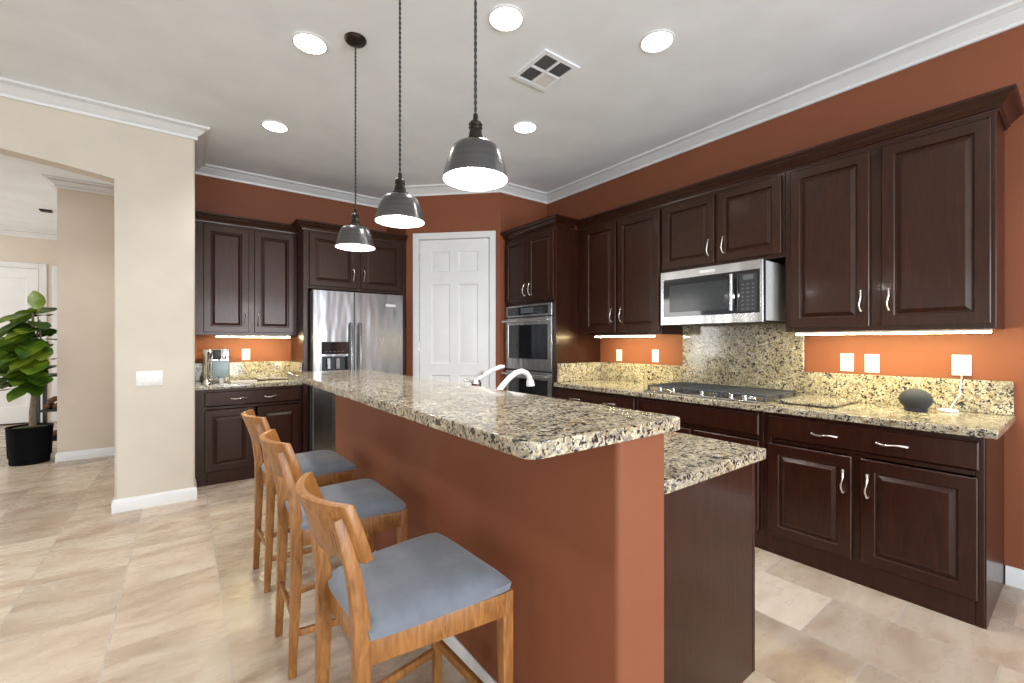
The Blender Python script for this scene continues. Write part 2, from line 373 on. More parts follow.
# rear wall of the family room with two wide glass-door openings, behind the camera
g = MB(); y0, y1 = -4.6, -4.48
for x0, x1, z0, z1 in ((-7, -4.45, 0, CEIL), (-.75, .25, 0, CEIL), (2.95, XR, 0, CEIL), (-4.45, -.75, 2.52, CEIL), (.25, 2.95, 2.52, CEIL)): g.box(x0, x1, y0, y1, z0, z1)
struct(g.build('wall_rear', M['beige']), 'beige rear wall with wide glass door openings', 'wall')
g = MB()
for y0, y1, z0, z1 in ((-4.48, -1.8, 0, CEIL), (2.6, YW, 0, CEIL), (-1.8, 2.6, 2.52, CEIL), (-1.8, 2.6, 0, .25)): g.box(-7, -6.88, y0, y1, z0, z1)
struct(g.build('wall_family_room', M['beige']), 'beige left wall of the family room with a wide window opening', 'wall')

# crown moulding
CROWN = [(.001, -.098), (.016, -.098), (.019, -.092), (.019, -.078), (.012, -.074), (.022, -.068), (.040, -.056), (.058, -.040), (.068, -.034), (.060, -.028), (.082, -.020), (.096, -.018), (.100, -.012), (.100, -.001), (.001, -.001)]
CP = [(-7, YW), (XL, YW), (XL, YB), (2.07, YB), (2.07, 4.81), (2.852, 4.028), (XR, 4.028), (XR, -4.48)]
names = ['along the beige wall', 'on the short return beside the left cabinets', 'over the refrigerator wall', 'right of the refrigerator', 'over the pantry door', 'over the wall ovens', 'over the cooktop wall']
for i in range(7):
    struct(MB().sweep(CP, CROWN, CEIL, i, i + 1).build('trim_%d' % (i + 1), M['white']), 'white crown molding ' + names[i], 'molding')
struct(MB().sweep([(-7, 10.3), (-1.106, 10.3), (-1.106, YH), (XL - .122, YH)], CROWN, CEIL).build('trim_8', M['white']), 'white crown molding of the hall and the far room', 'molding')
BASE = [(.001, 0), (.014, 0), (.014, .075), (.010, .088), (.006, .1), (.001, .1)]
struct(MB().sweep([(-.427, YW + .149), (-.427, YW), (XL, YW), (XL, YW + .3)], BASE, .0).build('baseboard_left', M['white']), 'white baseboard around the foot of the beige wall', 'baseboard')
struct(MB().sweep([(-1.106, YH + .3), (-1.106, YH), (XL - .13, YH)], BASE, .0).build('baseboard_hall', M['white']), 'white baseboard along the hall wall', 'baseboard')
struct(MB().sweep([(XR, .292), (XR, -4.4)], BASE, 0).build('baseboard_right', M['white']), 'white baseboard on the right terracotta wall', 'baseboard')

# pantry door
pd = thing('door_1', 'white six panel pantry door in the diagonal wall', 'door', (*diag(0), 0), -R(45)); pd['kind'] = 'structure'
g = MB()
c0, c1, ct = DO0 - .058, DO1 + .058, DOH + .058
g.box(c0, DO0 + .012, -.018, -.001, 0, ct, .004); g.box(DO1 - .012, c1, -.018, -.001, 0, ct, .004); g.box(DO0 + .012, DO1 - .012, -.018, -.001, DOH - .012, ct, .004)
g.box(DO0 + .001, DO0 + .014, -.001, .11, 0, DOH - .001); g.box(DO1 - .014, DO1 - .001, -.001, .11, 0, DOH - .001); g.box(DO0 + .014, DO1 - .014, -.001, .11, DOH - .014, DOH - .001)
g.build('door_casing', M['white'], pd)
dw0, dw1 = DO0 + .018, DO1 - .018; DW = dw1 - dw0; st = .135; mid = .10
pw = (DW - 2 * st - mid) / 2; ax = [(st, st + pw), (st + pw + mid, DW - st)]
cells = [(a, b, z0, z1) for a, b in ax for z0, z1 in ((.24, .92), (1.05, 1.965), (2.105, 2.34))]
MB().panel(DW, DOH - .026, cells, [(.012, .012), (.020, .012), (.048, .003)], .035, (dw0, .012, .008)).build('door_leaf', M['doorw'], pd)
for z in (.3, 1.25, 2.28): MB().lathe([(0, -.045), (.007, -.045), (.007, .045), (0, .045)], (DO0 + .016, -.004, z), 8).build('hinge', M['nickel'], pd)
g = MB().lathe([(0, 0), (.03, 0), (.03, .006), (.012, .01), (.010, .035), (.026, .045), (.030, .058), (.022, .070), (0, .073)], (dw1 - .07, .012, .95), 20, (0, -1, 0)); g.build('door_knob', M['nickel'], pd)

# far-room doors
def hall_door(n, x0, x1, h, label, knob):
    d = thing('door_%d' % n, label, 'door', (x0, 10.3, 0)); d['kind'] = 'structure'; w = x1 - x0
    MB().box(0, .09, -.02, -.001, 0, h, .005).box(w - .09, w, -.02, -.001, 0, h, .005).box(.09, w - .09, -.02, -.001, h - .09, h, .005).build('door_casing', M['white'], d)
    lw = w - .19; MB().panel(lw, h - .115, [(.13, lw - .13, .25, .95), (.13, lw - .13, 1.1, h - .27)], [(.01, .01), (.02, .01), (.06, .004)], .03, (.095, -.034 + .02, .02)).build('door_leaf', M['doorw'], d)
    MB().box(.09, w - .09, -.03, -.001, 0, .016).build('threshold', M['bronze'], d)
    MB().sphere((knob, -.05, 1.0), .03).tube([(knob, -.012, 1.0), (knob, -.05, 1.0)], .011).build('door_knob', M['bronze'], d)
hall_door(2, -3.0, -1.79, 2.58, 'white front door at the end of the far room', .2)
hall_door(3, -1.735, -1.13, 2.56, 'narrow white door half hidden behind the hall wall', .5)

# island half wall
KX0, KX1, KY0, KY1 = .89, 1.085, .731, 3.36
kv = lambda e: abs(e.verts[0].co.z - e.verts[1].co.z) > .5 and e.verts[0].co.x < 1
g = MB().poly([(KX0, KY0, 0), (KX1, KY0, 0), (KX1, KY1, 0), (KX0, KY1, 0)], (0, 0, 1.0565), .018, 4, kv)
struct(g.build('wall_island', M['red']), 'terracotta half wall of the island under the raised bar', 'wall')
struct(MB().sweep([(KX0, KY0 + .012), (KX0, KY1)][::-1], BASE, 0).build('baseboard_island', M['white']), 'white baseboard along the island behind the stools', 'baseboard')

# ------------------------------------------------------------------ cabinet parts
DOORP = [(.004, .003), (.008, .011), (.013, .011), (.034, .002)]
def handle(parent, x, z, y, horiz=False, L=.118):
    g = MB(); n = 13; pts = []; rad = []
    for i in range(n):
        s = -1 + 2 * i / (n - 1); out = .008 + .022 * (1 - abs(s) ** 2.6)
        wob = .004 * math.sin(s * math.pi)
        a = s * L / 2; rad.append(.0042 + .0028 * abs(s) ** 2)
        pts.append((x + a, y - out, z + wob) if horiz else (x + wob, y - out, z + a))
    g.tube(pts, rad, 10)
    for s in (-1, 1):
        p = (x + s * L / 2, y, z) if horiz else (x, y, z + s * L / 2)
        g.lathe([(0, 0), (.0085, 0), (.0085, .003), (.006, .008), (.0065, .012), (0, .015)], p, 12, (0, -1, 0))
    return g.build('handle', M['nickel'], parent)
def cab_door(parent, x0, x1, z0, z1, y, hx=None, hz=None, fr=.056):
    d = MB().panel(x1 - x0, z1 - z0, [(fr, x1 - x0 - fr, fr, z1 - z0 - fr)], DOORP, .019, (x0, y, z0), .004).build('door', M['dark'], parent, 20)
    if hx is not None: handle(d, hx, hz, y)
    return d
def drawer(parent, x0, x1, z0, z1, y, hx=(), name='drawer'):
    d = MB().panel(x1 - x0, z1 - z0, [], [], .019, (x0, y, z0), .006).build(name, M['dark'], parent, 20)
    for h in hx: handle(d, h, (z0 + z1) / 2 - .003, y, True)
    return d
CCROWN = [(.001, 0), (.010, 0), (.012, .010), (.020, .014), (.024, .026), (.040, .044), (.050, .050), (.050, .056), (.064, .062), (.070, .070), (.070, .084), (.001, .084)]
CZ = 2.452
RW = -R(90)   # turns a front that faces -y into one that faces -x
FU = 3.232    # front of upper boxes
UD = XR - FU - .002

def upper(label, y1, y0, zb, doors, hz, hx):
    c = thing('upper_cabinet', label, 'cabinet', (FU, y1, zb), RW); w = y1 - y0 - .001; h = CZ - zb
    g = MB(); g.box(0, .018, .019, UD, 0, h); g.box(w - .018, w, .019, UD, 0, h); g.box(.018, w - .018, .019, UD, .012, .03); g.box(.018, w - .018, .019, UD, h - .02, h); g.box(.018, w - .018, UD - .008, UD, .03, h - .02)
    g.build('carcass', M['dark'], c)
    g = MB(); fs = .034; fl = y1 - doors[0][0] + .015; g.box(0, fl, 0, .019, 0, h, .002).box(w - fs, w, 0, .019, 0, h, .002).box(fl, w - fs, 0, .019, 0, .04, .002).box(fl, w - fs, 0, .019, h - .06, h, .002).box(w / 2 - .03, w / 2 + .03, .001, .019, .04, h - .06)
    g.build('face_frame', M['dark'], c)
    for (a, b), k in zip(doors, hx): cab_door(c, y1 - a, y1 - b, .028, h - .022, -.0195, y1 - k, hz - zb)
    return c
upper('dark two-door upper cabinet between the wall ovens and the microwave', 3.172, 2.20, 1.375, ((3.082, 2.682), (2.655, 2.212)), 1.557, (2.722, 2.612))
upper('short dark upper cabinet directly above the microwave', 2.199, 1.250, 1.88, ((2.184, 1.735), (1.709, 1.270)), 2.03, (1.775, 1.662))
upper('large dark upper cabinet at the near end over the round speaker', 1.249, .295, 1.375, ((1.215, .796), (.741, .312)), 1.55, (.834, .706))
g = MB().sweep([(FU, 3.171), (FU, .295), (XR - .002, .295)], CCROWN, CZ + .001)
tag(g.build('cabinet_molding', M['dark']), 'stepped dark wood crown along the tops of the right-wall upper cabinets', 'molding')

# tall oven cabinet
FO = 2.92; OY1, OY0 = 4.022, 3.174; OW = OY1 - OY0; OD = XR - FO - .002
oc = thing('oven_cabinet', 'tall dark cabinet built around the double wall oven', 'cabinet', (FO, OY1, 0), RW)
g = MB(); g.box(0, .02, .019, OD, 0, CZ); g.box(OW - .02, OW, .019, OD, 0, CZ); g.box(.02, OW - .02, OD - .01, OD, 0, CZ); g.box(.02, OW - .02, .019, OD - .01, CZ - .02, CZ); g.box(.02, OW - .02, .019, OD - .01, 1.715, 1.735); g.box(.02, OW - .02, .019, OD - .01, .40, .42)
g.build('carcass', M['dark'], oc)
g = MB(); g.box(0, .038, 0, .019, 0, CZ, .002).box(OW - .030, OW, 0, .019, 0, CZ, .002).box(.038, OW - .03, 0, .019, CZ - .045, CZ, .002).box(.038, OW - .03, 0, .019, 1.705, 1.745, .002).box(.038, OW - .03, 0, .019, 0, .10, .002).box(.038, OW - .03, 0, .019, .39, .425, .002)
g.build('face_frame', M['dark'], oc)
cab_door(oc, .022, OW / 2 - .004, 1.735, CZ - .028, -.0195, OW / 2 - .045, 1.86, .052); cab_door(oc, OW / 2 + .004, OW - .02, 1.735, CZ - .028, -.0195, OW / 2 + .045, 1.86, .052)
drawer(oc, .03, OW - .025, .11, .385, -.0195, (OW / 2,))
MB().sweep([(.001, -.0), (OW, -.0), (OW, OD - UD - .072)], CCROWN, CZ + .001).build('crown', M['dark'], oc)

# double wall oven
ov = thing('wall_oven', 'stainless steel double wall oven in the tall cabinet', 'oven', (FO, OY1, 0), RW)
o0, o1 = .044, OW - .034; ow = o1 - o0
MB().box(o0 + .004, o1 - .004, .001, .5, .432, 1.70).build('oven_body', M['black'], ov)
cp = MB().box(o0, o1, -.026, 0, 1.575, 1.702, .004).build('control_panel', M['steel'], ov)
MB().box(o0 + .05, o1 - .05, -.029, -.0265, 1.595, 1.682, .002).build('panel_glass', M['glass'], cp)
MB().box(o0 + .28, o1 - .28, -.0305, -.0295, 1.612, 1.668).build('clock_display', M['disp'], cp)
for i in range(4):
    for j in range(2):
        for q in (0, 1): MB().box(o0 + .09 + i * .035 + q * .40, o0 + .108 + i * .035 + q * .40, -.0305, -.0295, 1.62 + j * .028, 1.628 + j * .028).build('button', M['disp'], cp)
def oven_door(z0, z1):
    d = MB().panel(ow, z1 - z0, [(.055, ow - .055, .115, z1 - z0 - .072)], [(.003, .004)], .03, (o0, -.031, z0), .004).build('oven_door', M['steel'], ov)
    MB().box(o0 + .06, o1 - .06, -.0275, -.0266, z0 + .12, z1 - .077).build('oven_window', M['glass'], d)
    g = MB().tube([(o0 + .02, -.085, z1 - .034), (o1 - .02, -.085, z1 - .034)], .0135, 14)
    for x in (o0 + .06, o1 - .06): g.box(x - .014, x + .014, -.083, -.031, z1 - .044, z1 - .024, .003)
    g.build('handle', M['steel'], d)
oven_door(1.013, 1.566); oven_door(.44, .998)

# base cabinets, right wall
FB = 2.916; BD = XR - FB - .002; BH = .8725
def base(label, y1, y0, drawers, doors, rot=RW, loc=None, depth=BD, endpanel=False):
    w = y1 - y0 - .001
    c = thing('base_cabinet', label, 'cabinet', loc or (FB, y1, 0), rot)
    g = MB(); g.box(0, .018, .019, depth, 0, BH); g.box(w - .018, w, .019, depth, 0, BH); g.box(.018, w - .018, .019, depth, .08, .1); g.box(.018, w - .018, depth - .01, depth, .1, BH); g.build('carcass', M['dark'], c)
    fl = doors[0][0] + .015; g = MB(); g.box(0, fl, 0, .019, .0, BH, .002).box(w - .03, w, 0, .019, .0, BH, .002).box(fl, w - .03, 0, .019, BH - .03, BH, .002).box(fl, w - .03, 0, .019, .69, .715, .002).box(fl, w - .03, 0, .019, .0, .135, .002).box(w / 2 - .03, w / 2 + .03, .001, .019, .135, .69)
    g.build('face_frame', M['dark'], c)
    if endpanel: MB().box(w + .001, w + .006, .003, depth, .0, BH).build('end_panel', M['dark'], c)
    for a, b, hx in drawers: drawer(c, a, b, .720, .850, -.0195, hx)
    for a, b, hx in doors: cab_door(c, a, b, .122, .684, -.0195, hx, .545, .06)
    return c
y1 = 1.25
base('dark base cabinet below the round speaker, nearest on the right wall', y1, .302, ((y1 - 1.222, y1 - .319, (y1 - .92, y1 - .624)),), ((y1 - 1.222, y1 - .795, y1 - .831), (y1 - .757, y1 - .323, y1 - .725)), endpanel=True)
y1 = 2.20
base('dark base cabinet directly under the gas cooktop', y1, 1.251, ((.025, .925, ()),), ((.025, .462, .425), (.488, .925, .525)))
y1 = 3.172
base('dark base cabinet beside the double wall oven', y1, 2.201, ((.03, .945, (.28, .69)),), ((.03, .472, .435), (.50, .945, .537)))

# right counter: slab with overhang, and splashes
def slab(x0, x1, y0, y1, z0, z1, bev=.006, name='countertop', corner=None, label='', cat='countertop'):
    return tag(weighted(MB().box(x0, x1, y0, y1, z0, z1, bev, 2).build(name, M['granite'], None, 50)), label, cat)
slab(2.882, XR - .001, .258, 3.1725, .874, .914, label='speckled granite countertop under the gas cooktop on the right wall')
B = lambda a, lab: tag(MB().box(*a, .003, 1).build('backsplash', M['granite']), lab, 'backsplash')
B((XR - .022, XR - .001, 1.251, 2.199, .9145, 1.874), 'tall granite backsplash between the cooktop and the microwave')
B((XR - .022, XR - .001, .262, 1.249, .9145, 1.096), 'low granite backsplash behind the round speaker')
B((XR - .022, XR - .001, 2.201, 3.150, .9145, 1.096), 'low granite backsplash left of the cooktop under two outlets')
B((2.93, XR - .001, 3.1515, 3.1725, .9145, 1.096), 'granite side splash against the tall oven cabinet')

# refrigerator-wall cabinets
lw0 = XL + .003
uy = 5.095
uc = thing('upper_cabinet', 'dark two-door upper cabinet above the coffee machine', 'cabinet', (lw0, uy, 1.375)); w = .962 - lw0; h = CZ - 1.375; ud = YB - uy - .002
g = MB(); g.box(0, .018, .019, ud, 0, h); g.box(w - .018, w, .019, ud, 0, h); g.box(.018, w - .018, .019, ud, .012, .03); g.box(.018, w - .018, .019, ud, h - .02, h); g.box(.018, w - .018, ud - .01, ud, .03, h - .02); g.build('carcass', M['dark'], uc)
g = MB(); g.box(0, .088, 0, .019, 0, h, .002).box(w - .04, w, 0, .019, 0, h, .002).box(.088, w - .04, 0, .019, 0, .04, .002).box(.088, w - .04, 0, .019, h - .05, h, .002).box(w / 2 - .01, w / 2 + .06, .001, .019, .04, h - .05); g.build('face_frame', M['dark'], uc)
cab_door(uc, .150 - lw0, .519 - lw0, .028, h - .022, -.0195, .490 - lw0, .155); cab_door(uc, .569 - lw0, .937 - lw0, .028, h - .022, -.0195, .602 - lw0, .155)
MB().sweep([(.001, 0), (w, 0)], CCROWN, h + .001).build('crown', M['dark'], uc)

fs = thing('fridge_cabinet', 'dark cabinet enclosing the refrigerator with two doors above it', 'cabinet', (.965, 4.82, 0)); fw = 2.062 - .965; fd = YB - 4.82 - .002
g = MB().box(0, .048, -.02, fd, 0, CZ - .001, .002).build('side_panel', M['dark'], fs)
g = MB().box(fw - .04, fw, 0, fd, 0, CZ, .002).build('side_panel', M['dark'], fs)
g = MB(); g.box(.0485, fw - .0405, .019, fd, 1.858, 1.876); g.box(.0405, fw - .0405, .019, fd, CZ - .02, CZ); g.box(.0405, fw - .0405, fd - .01, fd, 1.876, CZ - .02); g.build('carcass', M['dark'], fs)
g = MB(); g.box(.0405, .075, 0, .019, 1.892, CZ - .05).box(fw - .075, fw - .0405, 0, .019, 1.892, CZ - .05).box(.0405, fw - .0405, 0, .019, 1.858, 1.892, .002).box(.0405, fw - .0405, 0, .019, CZ - .05, CZ, .002).box(fw / 2 - .03, fw / 2 + .03, .001, .019, 1.892, CZ - .05); g.build('face_frame', M['dark'], fs)
cab_door(fs, .060, .528, 1.885, CZ - .022, -.0195, .498, 2.03); cab_door(fs, .578, 1.045, 1.885, CZ - .022, -.0195, .610, 2.03)
MB().sweep([(0, .20), (0, 0), (fw, 0)], CCROWN, CZ + .001).build('crown', M['dark'], fs)

bl = base('dark base cabinet under the coffee machine on the refrigerator wall', .962, lw0, ((.150 - lw0, .945 - lw0, (.415 - lw0, .69 - lw0)),), ((.150 - lw0, .53 - lw0, None), (.565 - lw0, .945 - lw0, None)), 0, (lw0, 4.85, 0), YB - 4.85 - .002)
slab(lw0, .963, 4.815, YB - .001, .874, .914, label='small granite countertop under the coffee machine')
B((lw0, .942, YB - .022, YB - .001, .9145, 1.096), 'low granite backsplash behind the coffee machine')
B((.943, .9635, 4.84, YB - .001, .9145, 1.096), 'granite side splash against the refrigerator panel')

# refrigerator
fr = thing('refrigerator', 'stainless side-by-side refrigerator with a water dispenser', 'refrigerator', (1.022, 4.65, 0)); FW = 1.962 - 1.022; SP = 1.428 - 1.022
MB().box(.012, FW - .012, .075, .74, .02, 1.825, .004).build('fridge_body', M['slat'], fr)
MB().box(.01, FW - .01, .03, .074, .004, .085).build('toe_grille', M['black'], fr)
dz0, dz1 = .095, 1.832
disp = (.085, SP - .065, 1.005 - dz0, 1.165 - dz0)
ld = MB().panel(SP - .003, dz1 - dz0, [disp], [(.004, .07)], .072, (0, 0, dz0), .006).build('fridge_door', M['steelv'], fr)
rd = MB().panel(FW - SP - .003, dz1 - dz0, [], [], .072, (SP + .003, 0, dz0), .006).build('fridge_door', M['steelv'], fr)
x0, x1 = disp[0], disp[1]
dp = MB().box(x0 - .004, x1 + .004, -.004, -.0003, 1.185, 1.31, .002).build('dispenser_panel', M['glass'], ld)
for i in range(5): MB().box(x0 + .03 + i * .04, x0 + .05 + i * .04, -.0048, -.0042, 1.208, 1.214).build('dispenser_button', M['disp'], ld)
g = MB().box(x0 + .006, x1 - .006, .062, .0685, 1.012, 1.158).box(x0 + .006, x0 + .009, .004, .062, 1.012, 1.158).box(x1 - .009, x1 - .006, .004, .062, 1.012, 1.158); g.build('dispenser_well', M['black'], ld)
for x in (x0 + .075, x0 + .165): MB().box(x - .018, x + .018, .030, .042, 1.03, 1.145, .004).build('dispenser_paddle', M['steelv'], ld)
MB().box(x0, x1, -.012, .05, 1.0, 1.006).build('drip_tray', M['steelv'], ld)
for xx, d in ((SP - .045, ld), (SP + .048, rd)):
    g = MB().tube([(xx, -.012, 1.50), (xx, -.045, 1.49), (xx, -.058, 1.46), (xx, -.058, 1.1), (xx, -.058, .55), (xx, -.045, .52), (xx, -.012, .51)], .0125, 14)
    g.lathe([(0, 0), (.018, 0), (.015, .014), (0, .014)], (xx, 0, 1.50), 14, (0, -1, 0)).lathe([(0, 0), (.018, 0), (.015, .014), (0, .014)], (xx, 0, .51), 14, (0, -1, 0)); g.build('handle', M['steelv'], d)
MB().box(FW - .20, FW - .085, -.003, -.0003, 1.695, 1.722, .001).build('badge', M['tray'], rd)

# microwave
mw = thing('microwave', 'stainless microwave mounted over the gas cooktop', 'microwave', (3.08, 2.106, 1.443), RW); mww, mwh = .78, .42
MB().box(.004, mww - .004, .05, .44, .012, mwh - .004, .003).build('microwave_body', M['greymetal'], mw)
MB().box(.002, mww - .002, .006, .0495, .006, mwh - .006, .002).build('door_edge', M['black'], mw)
MB().box(.02, mww - .02, .06, .42, .001, .0115).build('vent_underside', M['black'], mw)
fd_ = MB().panel(mww, mwh, [(.022, mww - .02, .062, mwh - .062)], [(.002, .003)], .005, (0, 0, 0), .002).build('door_frame', M['steel'], mw)
gl = MB().box(.0245, mww - .0225, .0008, .0028, .0645, mwh - .0645).build('door_glass', M['glass'], mw)
MB().box(.08, .545, -.0006, .0007, .098, mwh - .112, .0).build('window', M['window'], gl)
g = MB().tube([(.585, -.038, .085), (.585, -.038, mwh - .085)], .012, 14)
for z in (.095, mwh - .095): g.box(.577, .593, -.036, .0, z - .01, z + .01, .002)
g.build('handle', M['steel'], mw)
kp = MB().box(.625, .745, -.0006, .0007, .075, mwh - .085).build('control_panel', M['black'], mw)
for i in range(3):
    for j in range(7): MB().box(.640 + i * .034, .657 + i * .034, -.0014, -.0007, .088 + j * .028, .098 + j * .028).build('button', M['disp'], kp)
MB().box(.65, .72, -.0014, -.0007, .292, .325).build('clock_display', M['disp'], kp)
MB().box(.33, .45, -.0012, -.0002, mwh - .042, mwh - .024).build('badge', M['tray'], mw)

# cooktop (local: x along the wall toward the camera, -y = front)
ck = thing('cooktop', 'stainless five-burner gas cooktop set in the granite', 'cooktop', (2.955, 2.185, .9145), RW); cw, cd = .92, .53
MB().box(0, cw, 0, cd, 0, .010, .004, 2).build('cooktop_plate', M['steel'], ck)
BUR = [(.16, .15, .04), (.16, .40, .035), (.46, .30, .055), (.76, .15, .04), (.76, .40, .035)]
for x, y, r in BUR:
    b = MB().lathe([(0, .0105), (r + .015, .0105), (r + .012, .016), (r, .02), (r, .026), (0, .026)], (x, y, 0), 24).build('burner', M['steel'], ck)
    MB().lathe([(0, .0265), (r * .8, .0265), (r * .8, .033), (r * .5, .036), (0, .036)], (x, y, 0), 24).build('burner_cap', M['iron'], b)
for k, (a, b) in enumerate(((.008, .31), (.316, .604), (.610, .912))):
    g = MB(); y0, y1_ = .055, .52; zt = .048
    for y in (y0, y1_): g.box(a, b, y - .007, y + .007, zt - .014, zt, .003)
    for x in (a + .007, b - .007): g.box(x - .007, x + .007, y0, y1_, zt - .014, zt, .003)
    n = 6
    for i in range(1, n): x = a + (b - a) * i / n; g.box(x - .0045, x + .0045, y0 + .007, y1_ - .007, zt - .012, zt, .002)
    for y in (y0, (y0 + y1_) / 2, y1_):
        for x in (a + .012, b - .012): g.box(x - .008, x + .008, y - .008, y + .008, .0105, zt - .013, .002)
    g.build('grate', M['iron'], ck)
for Y in (2.04, 1.93, 1.70, 1.49, 1.40):
    MB().lathe([(0, .0105), (.02, .0105), (.02, .014), (.016, .018), (.0145, .038), (.012, .041), (0, .041)], (2.185 - Y, .028, 0), 20).build('knob', M['steel'], ck)

# ------------------------------------------------------------------ island
def rslab(pts, z0, z1, rad, name, label):
    """granite slab from an XY outline, each corner with its own radius"""
    out = []; n = len(pts)
    for i, (p, r) in enumerate(zip(pts, rad)):
        p = Vector(p); a = (Vector(pts[i - 1]) - p).normalized(); b = (Vector(pts[(i + 1) % n]) - p).normalized()
        if r <= 0: out.append(p); continue
        c = p + (a + b) * r
        for k in range(7):
            t = k / 6 * math.pi / 2; out.append(c - b * r * math.cos(t) - a * r * math.sin(t))
    g = MB().poly([(q.x, q.y, z0) for q in out], (0, 0, z1 - z0), .004, 2, lambda e: abs(e.verts[0].co.z - e.verts[1].co.z) < .001)
    return tag(weighted(g.build(name, M['granite'], None, 50)), label, 'countertop')
rslab([(.578, .708), (1.135, .708), (1.135, 3.42), (.578, 3.42)], 1.057, 1.095, (.035, .010, .03, .03), 'granite_countertop', 'raised granite bar top above the stools')
IX0, IX1, IY0, IY1 = 1.087, 1.726, .731, 3.36
SX0, SX1, SY0, SY1 = 1.30, 1.66, 1.50, 2.15       # sink cut-out
g = MB()
t = bmesh.new()
xs = [IX0, SX0, SX1, IX1]; ys = [IY0, SY0, SY1, IY1]; vv = {}
for zi, z in enumerate((.874, .914)):
    for i, x in enumerate(xs):
        for j, y in enumerate(ys): vv[i, j, zi] = t.verts.new((x, y, z))
for i in range(3):
    for j in range(3):
        if (i, j) == (1, 1): continue
        for zi in (0, 1): t.faces.new([vv[i, j, zi], vv[i + 1, j, zi], vv[i + 1, j + 1, zi], vv[i, j + 1, zi]])
def wallq(a, b): t.faces.new([vv[a[0], a[1], 0], vv[b[0], b[1], 0], vv[b[0], b[1], 1], vv[a[0], a[1], 1]])
for k in range(3): wallq((k, 0), (k + 1, 0)); wallq((k, 3), (k + 1, 3)); wallq((0, k), (0, k + 1)); wallq((3, k), (3, k + 1))
for a, b in (((1, 1), (2, 1)), ((2, 1), (2, 2)), ((2, 2), (1, 2)), ((1, 2), (1, 1))): wallq(a, b)
bmesh.ops.recalc_face_normals(t, faces=t.faces)
bmesh.ops.bevel(t, geom=[e for e in t.edges if e.calc_face_angle(0) > 1], offset=.004, segments=2, affect='EDGES', profile=.5)
tag(weighted(g.merge(t).build('countertop', M['granite'], None, 50)), 'lower granite countertop of the island with the sink', 'countertop')
ic = thing('island_cabinet', 'dark island cabinet with a plain end panel under the lower granite', 'cabinet', (IX0, IY0, 0))
iw, il = 1.676 - IX0, IY1 - IY0
t0 = MB().poly([(.001, .028, 0), (iw - .07, .028, 0), (iw - .07, .028, .088), (iw, .028, .088), (iw, .028, .8725), (.001, .028, .8725)], (0, .018, 0)); t0.build('end_panel', M['dark'], ic)
MB().box(.001, iw, il - .02, il, .0, .8725).build('end_panel', M['dark'], ic)
MB().box(iw + .0005, iw + .02, .026, il, .088, .8725, .003).build('face_frame', M['dark'], ic)
MB().box(iw - .088, iw - .07, .0465, il - .0205, 0, .088).build('toe_kick', M['dark'], ic)
MB().box(.001, iw - .001, .0465, il - .0205, .09, .11).build('cabinet_floor', M['dark'], ic)
# sink
sk = thing('kitchen_sink', 'steel sink sunk in the lower island counter below the faucet', 'sink', (SX0, SY0, .874)); a, b = SX1 - SX0, SY1 - SY0
g = MB().box(-.012, 0, -.012, b + .012, -.2, -.001).box(a, a + .012, -.012, b + .012, -.2, -.001).box(0, a, -.012, 0, -.2, -.001).box(0, a, b, b + .012, -.2, -.001).box(0, a, 0, b, -.2, -.19); g.build('basin', M['steel'], sk)
MB().lathe([(0, 0), (.045, 0), (.045, .004), (.03, .002), (0, .002)], (a / 2, b / 2, -.1895), 20).build('drain', M['chrome'], sk)

# faucet
fc = thing('kitchen_faucet', 'white arched faucet with a side lever behind the raised bar', 'faucet', (1.235, 1.86, .9145))
MB().box(-.03, .03, -.13, .15, 0, .008, .004, 2).build('deck_plate', M['chrome'], fc)
MB().lathe([(0, .0085), (.027, .0085), (.027, .02), (.022, .03), (.02, .07), (0, .075)], (0, -.05, 0), 20).build('faucet_base', M['porcelain'], fc)
pp = [(0, -.05, .07), (.015, -.05, .12), (.05, -.05, .158), (.10, -.05, .204), (.145, -.05, .232), (.185, -.05, .240), (.22, -.05, .228), (.238, -.05, .203), (.243, -.05, .185)]
g = MB().tube(pp, [.017, .016, .015, .0145, .0145, .0145, .0145, .015, .016], 14); g.lathe([(0, 0), (.019, 0), (.023, .03), (0, .03)], (.243, -.05, .19), 16, (.1, 0, -1)); g.build('spout', M['porcelain'], fc)
hb = MB().lathe([(0, .0085), (.025, .0085), (.022, .03), (.018, .12), (.022, .15), (.027, .175), (.018, .195), (0, .20)], (0, .10, 0), 20).build('handle_base', M['chrome'], fc)
MB().tube([(0, .10, .19), (.05, .10, .215), (.10, .10, .24), (.15, .10, .255), (.18, .10, .258)], [.008, .009, .011, .013, .009], 12).build('lever', M['porcelain'], hb)
MB().tube([(-.005, .10, .18), (-.05, .12, .192)], [.007, .005], 10).sphere((-.055, .122, .194), .009).build('side_knob', M['chrome'], hb)

